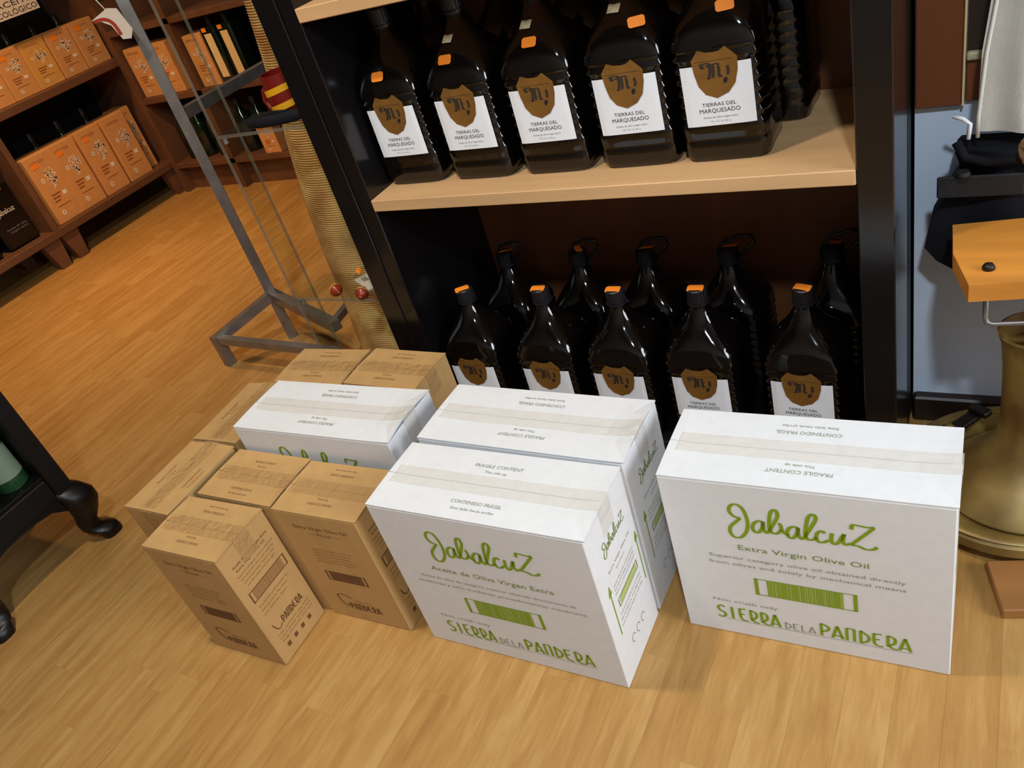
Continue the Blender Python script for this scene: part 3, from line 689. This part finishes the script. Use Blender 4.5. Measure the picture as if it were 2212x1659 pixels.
for i, y in enumerate(ys):
    carton((-4.06, y + .07, .7435), R(90), .143, .10, .215, f'orange oil carton on the upper brown shelf, {ords[i]} counting away from the camera', 'cartons on the upper far shelf', 'carton_b' if i == 2 else 'carton', st_=i in (1, 3, 4))
    far_bottle((-4.235, y + .07, .7435), R(90), .27, .045, f'dark bottle behind the {ords[i]} orange carton on the upper brown shelf', 'bottles behind the upper cartons')
yl = [2.187, 2.337, 2.502, 2.667]
for i, y in enumerate(yl):
    carton((-4.04, y + .077, .1785), R(90), .150, .12, .335, f'tall orange oil carton on the lower brown shelf, {ords[i]} counting away from the camera', 'cartons on the lower far shelf', st_=i in (0, 1, 2))
    far_bottle((-4.255, y + .077, .1785), R(90), .40, .05, f'dark bottle behind the {ords[i]} tall orange carton on the lower brown shelf', 'bottles behind the lower cartons')
carton((-4.09, 2.862, .1785), R(90), .08, .12, .335, 'narrow orange oil carton at the dark corner end of the lower brown shelf', 'cartons on the lower far shelf')
def tin(loc, label):
    t = thing('oil_tin', loc, R(90), label, 'tin', 'black oil tins')
    MB().box(-.085, .085, 0, .12, 0, .30, .012).build('body', 'lacquer', t)
    MB().lathe([(.02, .3001), (.02, .32), (.015, .322)], 16, c=(0, .06, 0)).build('cap', 'cap', t)
    p = Print(lambda u, v: (u, -.0008, v)); p.text('Jabalcuz', -.045, .045, .165, .026); p.build('brand_lettering', 'white_print', t); p = Print(lambda u, v: (u, -.0008, v)); p.text('Aceite de oliva', -.05, .06, .09, .012); p.text('virgen extra', -.04, .06, .075, .012); p.build('lettering', 'ink_grey', t)
    p = Print(lambda u, v: (.0858, .06 + u, v)); p.text('Jabalcuz', -.045, .045, .16, .018); p.build('side_lettering', 'white_print', t)
    MB().box(-.02, .02, -.0016, -.0006, -.011, .011).build('price_sticker', 'orange', t, loc=(.02, 0, .28))
    return t
tin((-4.06, 2.0, .1785), 'black oil tin with white lettering on the bottom board beside the brown upright')
tin((-4.06, 1.79, .1785), 'black oil tin at the very left edge of the bottom board')
sg = thing('sign_card', (-3.985, 2.535, 1.0), R(90), 'white sign card with black capital letters hung above the cartons', 'sign')
MB().box(-.125, .125, -.002, .002, .068, .150).build('card', 'sign', sg)
p = Print(lambda u, v: (u, -.0028, v)); p.text('ACEITE', -.085, .105, .112, .024); p.build('first_line', 'ink', sg)
p = Print(lambda u, v: (u, -.0028, v)); p.text('ECOL\u00d3GICO', -.118, .118, .077, .024); p.build('second_line', 'ink', sg)
MB().box(-.11, -.106, -.001, .001, .1502, .285).build('hanger', 'steel', sg); MB().box(.106, .11, -.001, .001, .1502, .285).build('hanger', 'steel', sg)

sb = thing('wooden_shelving', (-3.5, 2.9, 0), 0, 'brown wooden shelving across the far corner behind the steel stand', 'shelving')
for z0 in (.135, .495, .84): sb_ = MB().box(-.45, .75, 0, .38, z0, z0 + .03, .003).build('board', 'shelf_wood', sb)
for x0 in (-.485, -.02, .745): MB().box(x0, x0 + .035, 0, .38, .0, 1.0).build('upright', 'shelf_wood', sb)
MB().box(-.45, .75, .3805, .39, .13, 1.0).build('back_panel', 'shelf_back', sb)
MB().box(-.449, .74, .05, .07, 0, .13).build('kick_board', 'shelf_wood', sb)
for i, x in enumerate((-3.85, -3.69, -3.61 + .0)):
    pass
for i, x in enumerate((-3.86, -3.69)):
    carton((x, 2.925, .5255), 0, .155, .12, .245, f'orange oil carton on the corner shelf, {["left of", "just behind"][i]} the steel upright', 'cartons on the corner shelf')
carton((-3.412, 2.925, .5255), 0, .13, .12, .245, 'orange oil carton on the corner shelf, right of the steel upright', 'cartons on the corner shelf')
for i, x in enumerate((-3.30, -3.19)):
    t = thing('flat_flask', (x, 2.93, .5255), 0, f'black square flask with tall cream label, {["left", "right"][i]} of the two by the esparto coil', 'bottle', 'black flasks on the corner shelf')
    MB().box(-.048, .048, 0, .08, 0, .262, .008).build('body', 'dk_green', t); MB().lathe([(.014, .2621), (.014, .30)], 14, c=(0, .04, 0)).build('cap', 'cap', t)
    p = MB(); p.box(-.024, .024, -.0012, -.0002, .03, .232).build('paper_label', 'cream_lab', t)
    MB().box(-.014, .014, -.0012, -.0002, -.009, .009).build('price_sticker', 'orange', t, loc=(-.015, 0, .25))
for i, x in enumerate((-3.86, -3.74, -3.62, -3.40, -3.28, -3.10, -2.98)):
    far_bottle((x, 3.0, .1655), 0, .27, .045, f'dark bottle on the bottom of the corner shelving, {(ords + ["seventh"])[i]} from the left', 'bottles on the bottom corner shelf')
for i, x in enumerate((-3.28, -3.13)):
    pass
carton((-3.19, 2.905, .1655), 0, .11, .06, .16, 'small orange carton on the bottom corner shelf beside the esparto coil', 'cartons on the corner shelf')

# ------------------------------------------------------------------ black cabriole cabinet (left edge)
bc = thing('cabriole_cabinet', (-1.95, .55, 0), 0, 'black cabinet on curved cabriole legs holding green bottles at the left edge', 'cabinet')
def K(mb, n, m='lacquer', **k): return mb.build(n, m, bc, **k)
K(MB().box(-.045, 0, .118, .163, .17, 1.05, .004), 'corner_post', 'black_matt')
K(MB().box(-.045, 0, -.163, -.118, .17, 1.05, .004), 'corner_post', 'black_matt')
K(MB().box(-.40, -.355, .118, .163, .17, 1.05, .004), 'corner_post', 'black_matt')
K(MB().box(-.40, -.355, -.163, -.118, .17, 1.05, .004), 'corner_post', 'black_matt')
K(MB().box(-.038, -.004, -.1175, .1175, .17, .232, .003), 'bottom_rail', 'black_matt')
K(MB().box(-.3545, -.0455, .12, .158, .17, .232, .003), 'bottom_rail', 'black_matt')
K(MB().box(-.3545, -.0455, -.158, -.12, .17, .232, .003), 'bottom_rail', 'black_matt')
K(MB().box(-.354, -.005, -.117, .117, .2325, .243, .002), 'shelf_board')
K(MB().box(-.37, -.3555, -.1175, .1175, .17, 1.05), 'back_panel', 'black_matt')
K(MB().box(-.3545, -.0455, .135, .145, .2335, 1.05), 'side_panel', 'black_matt')
K(MB().box(-.42, .02, -.18, .18, 1.0505, 1.08, .006), 'top_board')
arch = [(-.1175, .1695), (.1175, .1695), (.1175, .125), (.085, .15), (.04, .158), (0, .16), (-.04, .158), (-.085, .15), (-.1175, .125)]
K(MB().prism(arch, 'x', -.032, -.008), 'apron', 'black_matt')
def leg(sx, sy):
    mb = MB(); d = Vector((sx, sy, 0)) * .7071; pts = []; rad = []
    for off, z, r_ in ((-.008, .182, .030), (.010, .168, .037), (.024, .145, .040), (.028, .120, .037), (.020, .09, .030), (.006, .06, .024), (.008, .040, .024), (.022, .030, .027), (.036, .026, .0265), (.040, .012, .0265)):
        pts.append(Vector(((-.03 if sx > 0 else -.37), .138 * sy, z)) + d * off); rad.append(r_)
    rings = []
    for p_, r_ in zip(pts, rad):
        zz = p_.z
        rings.append([(p_.x + r_ * math.copysign(abs(math.cos(a)) ** .7, math.cos(a)), p_.y + r_ * math.copysign(abs(math.sin(a)) ** .7, math.sin(a)), max(zz - (.0 if zz > .02 else zz), 0) + (.0 if zz > .02 else zz)) for a in [2 * math.pi * k / 16 for k in range(16)]])
    last = rings[-1]; rings.append([(x, y, 0) for x, y, z_ in last])
    mb.loft(rings[:-1] + [[(pts[-1].x + (x - pts[-1].x) * .9, pts[-1].y + (y - pts[-1].y) * .9, 0) for x, y, z_ in last]], True, True)
    return K(mb, 'cabriole_leg', 'satin', smooth=True, angle=60)
for sx in (1, -1):
    for sy in (1, -1): leg(sx, sy)
far_bottle((-2.015, .628, .2435), R(90), .22, .038, 'green glass bottle with pale label in the black cabinet, beside its corner post', 'bottles in the black cabinet', 'green_glass', 'pale_lab')
far_bottle((-2.015, .545, .2435), R(90), .22, .038, 'green glass bottle with pale label in the black cabinet, away from its visible post', 'bottles in the black cabinet', 'green_glass', 'pale_lab')
far_bottle((-2.105, .59, .2435), R(90), .22, .038, 'green glass bottle at the back inside the black cabinet', 'bottles in the black cabinet', 'green_glass', 'pale_lab')
for o_ in [x for x in bpy.data.objects if x.name.startswith('oil_flask') and abs(x.location.x + 2.015) < .001]:
    MB().box(-.012, .012, -.0012, -.0002, -.007, .007).build('price_sticker', 'orange', o_, loc=(.0, -.0165, .205))

# ------------------------------------------------------------------ right side: wall boards, bag, bench, brassware
wb = thing('wall_board', (-.07, 1.44, .647), 0, 'reddish brown wooden board fixed to the plaster wall beside the black shelving', 'board')
MB().box(-.0690, -.003, -.014, -.0005, 0, .6, .002).build('panel', 'rust_wood', wb)
MB().box(-.0025, .0005, -.016, -.0005, .0, .6).build('edge_strip', 'cream_lab', wb)
wc = thing('wall_cabinet', (0.12, 1.44, .651), 0, 'dark wall box with brown lower rail behind the cream canvas', 'wall box')
MB().box(-.188, .2, -.010, -.0005, 0, .065, .002).build('rail', 'rust_wood', wc)
MB().box(-.188, .2, -.018, -.0005, .0655, .078, .002).build('ledge', 'seal', wc)
MB().box(-.188, .2, -.008, -.0005, .0785, .6).build('panel', 'skirt', wc)

def cloth(name, outline_l, outline_r, y0, amp, folds, m, parent, th=.012, nu=28):
    """hanging cloth between a left and right outline [(x,z)], with folds in depth"""
    mb = MB(); rows = len(outline_l); fr = []; bk_ = []
    for i in range(rows):
        (xl, zl), (xr, zr) = outline_l[i], outline_r[i]
        fr.append([(xl + (xr - xl) * j / nu, y0 - amp * (.5 + .5 * math.cos(folds * 2 * math.pi * j / nu + .5 * i)) * math.sin(math.pi * min(1, .15 + j / nu)) - .02 * math.sin(math.pi * j / nu), zl + (zr - zl) * j / nu) for j in range(nu + 1)])
        bk_.append([(xl + (xr - xl) * j / nu, y0 + th, zl + (zr - zl) * j / nu) for j in range(nu + 1)])
    rings = [f + list(reversed(b)) for f, b in zip(fr, bk_)]
    mb.loft(rings, True, True); return mb.build(name, m, parent, smooth=True, angle=60)
cv = thing('canvas_apron', (0, 1.37, .598), 0, 'cream canvas cloth hanging in folds into the black bag', 'cloth')
cloth('drape', [(-.046, .03), (-.048, .06), (-.046, .15), (-.038, .22), (-.03, .3), (-.02, .45)], [(.16, .03), (.16, .06), (.165, .15), (.17, .22), (.175, .3), (.18, .45)], 0, .010, 3.5, 'cream_cloth', cv)
MB().tube([(-.046, -.018, .026), (-.046, -.018, .06), (-.040, -.018, .15), (-.030, -.018, .23), (-.018, -.018, .33)], .0028, 6).build('piping', 'cream_cloth', cv, smooth=True)
MB().tube([(-.080, -.012, .060), (-.066, -.016, .056), (-.056, -.018, .048), (-.058, -.022, .026)], .0032, 6).build('tie_cord', 'white_card', cv, smooth=True)
bg = thing('black_bag', (0, 1.365, .39), 0, 'black cloth bag with charcoal strap slumped behind the wooden bench', 'bag')
cloth('sack', [(-.075, .0), (-.098, .015), (-.117, .040), (-.108, .09), (-.092, .125), (-.080, .15), (-.068, .17), (-.070, .19), (-.076, .206), (-.070, .213)], [(.18, .0), (.185, .015), (.19, .04), (.19, .09), (.19, .125), (.19, .15), (.185, .17), (.18, .19), (.18, .20), (.18, .208)], 0, .010, 2.2, 'black_cloth', bg, th=.05)
MB().box(-.098, .02, -.036, -.030, .146, .182, .002).build('strap', 'web', bg)
MB().tube([(-.074, -.02, .232), (-.06, -.03, .21), (-.03, -.034, .203), (.05, -.034, .205), (.15, -.03, .208)], .007, 8).build('rolled_hem', 'black_cloth', bg, smooth=True)
MB().lathe([(.009, 0), (.011, .004), (.009, .009)], 14).build('buckle', 'web', bg, loc=(-.062, -.04, .184))
pp = thing('pompom', (.026, 1.315, .615), 0, 'small brown fluffy pompom hanging against the cream canvas', 'pompom')
mb = MB(); rgp = random.Random(9); rings = []
for i in range(1, 10):
    a = math.pi * i / 10; rings.append([((.017 + rgp.uniform(-.003, .003)) * math.sin(a) * math.cos(b), (.014 + rgp.uniform(-.003, .003)) * math.sin(a) * math.sin(b), .026 * math.cos(a)) for b in [2 * math.pi * k / 16 for k in range(16)]])
mb.loft(rings, True, True); mb.build('fluff', 'fur', pp); MB().tube([(0, 0, .024), (.004, .01, .06), (.006, .02, .20)], .0015, 6).build('string', 'web', pp)

bn = thing('wooden_bench', (-.04, 1.13, 0), 0, 'honey oak bench top with black bolt and bent steel rod, at the right edge', 'bench')
MB().prism([(0, 0), (.62, .09), (.60, .28), (-.033, .18), (-.026, .09)], 'z', .472, .5).build('top', 'oak_dark', bn)
MB().lathe([(.0085, .5001), (.0085, .504), (.006, .508), (.0, .510)], 16, c=(.022, .045, 0)).build('bolt', 'iron', bn, smooth=True)
MB().tube([(.022, .045, .4715), (.022, .042, .42), (.024, .04, .411), (.032, .04, .408), (.2, .06, .408), (.2, .062, .4715)], .0042, 8).build('rod', 'steel', bn, smooth=True)
MB().box(.45, .50, .09, .14, 0, .4715, .003).build('leg', 'oak_dark', bn); MB().box(.45, .50, .21, .255, 0, .4715, .003).build('leg', 'oak_dark', bn)
MB().box(.30, .34, .06, .09, 0, .4715, .003).build('leg', 'oak_dark', bn); MB().box(.30, .34, .19, .22, 0, .4715, .003).build('leg', 'oak_dark', bn)

wk = thing('wooden_block', (.034, .952, 0), R(16), 'flat honey oak base board on the floor right of the white carton', 'board')
MB().box(0, .24, 0, .10, .0, .022, .002).build('plank_body', 'block', wk); MB().box(.09, .22, .02, .03, .0221, .024).build('groove', 'skirt', wk)

br = thing('brass_basin', (.036, 1.228, 0), 0, 'round dull brass basin with thick rim behind the right end of the white carton', 'basin')
MB().lathe([(.10, .0), (.145, .024), (.168, .030), (.1765, .034), (.1765, .052), (.168, .060), (.158, .060), (.155, .052), (.15, .036), (.0, .032)], 56, cap1=False).build('bowl', 'brass', br, smooth=True, angle=35)
MB().lathe([(.174, .0605), (.176, .0625), (.172, .066), (.160, .066), (.156, .0625), (.158, .0605), (.174, .0605)], 56, cap0=False, cap1=False).build('rim', 'brass', br, smooth=True, angle=50)
bj = thing('brass_bell_jug', (.052, 1.232, .0368), 0, 'bell shaped dull brass jug standing in the brass basin', 'jug')
MB().lathe([(.130, .0), (.132, .004), (.116, .022), (.090, .045), (.064, .070), (.047, .098), (.041, .14), (.041, .18), (.043, .25), (.048, .30), (.054, .32), (.050, .322), (.04, .29), (.0, .28)], 40, cap1=False).build('body', 'brass', bj, smooth=True, angle=50)
MB().lathe([(.1322, .002), (.1335, .004), (.1322, .006)], 40, cap0=False, cap1=False).build('foot_ring', 'brass', bj, smooth=True)
ir = thing('iron_tool', (-.045, 1.335, .067), R(-35), 'dark iron clamp lying across the brass basin', 'tool')
MB().box(-.012, .012, -.075, .045, 0, .010, .002).build('bar', 'iron', ir); MB().box(-.012, .025, .025, .045, .0101, .022, .002).build('jaw', 'iron', ir); MB().lathe([(.010, .0105), (.010, .02), (.004, .026)], 14, c=(0, -.04, 0)).build('screw', 'brass', ir, smooth=True)
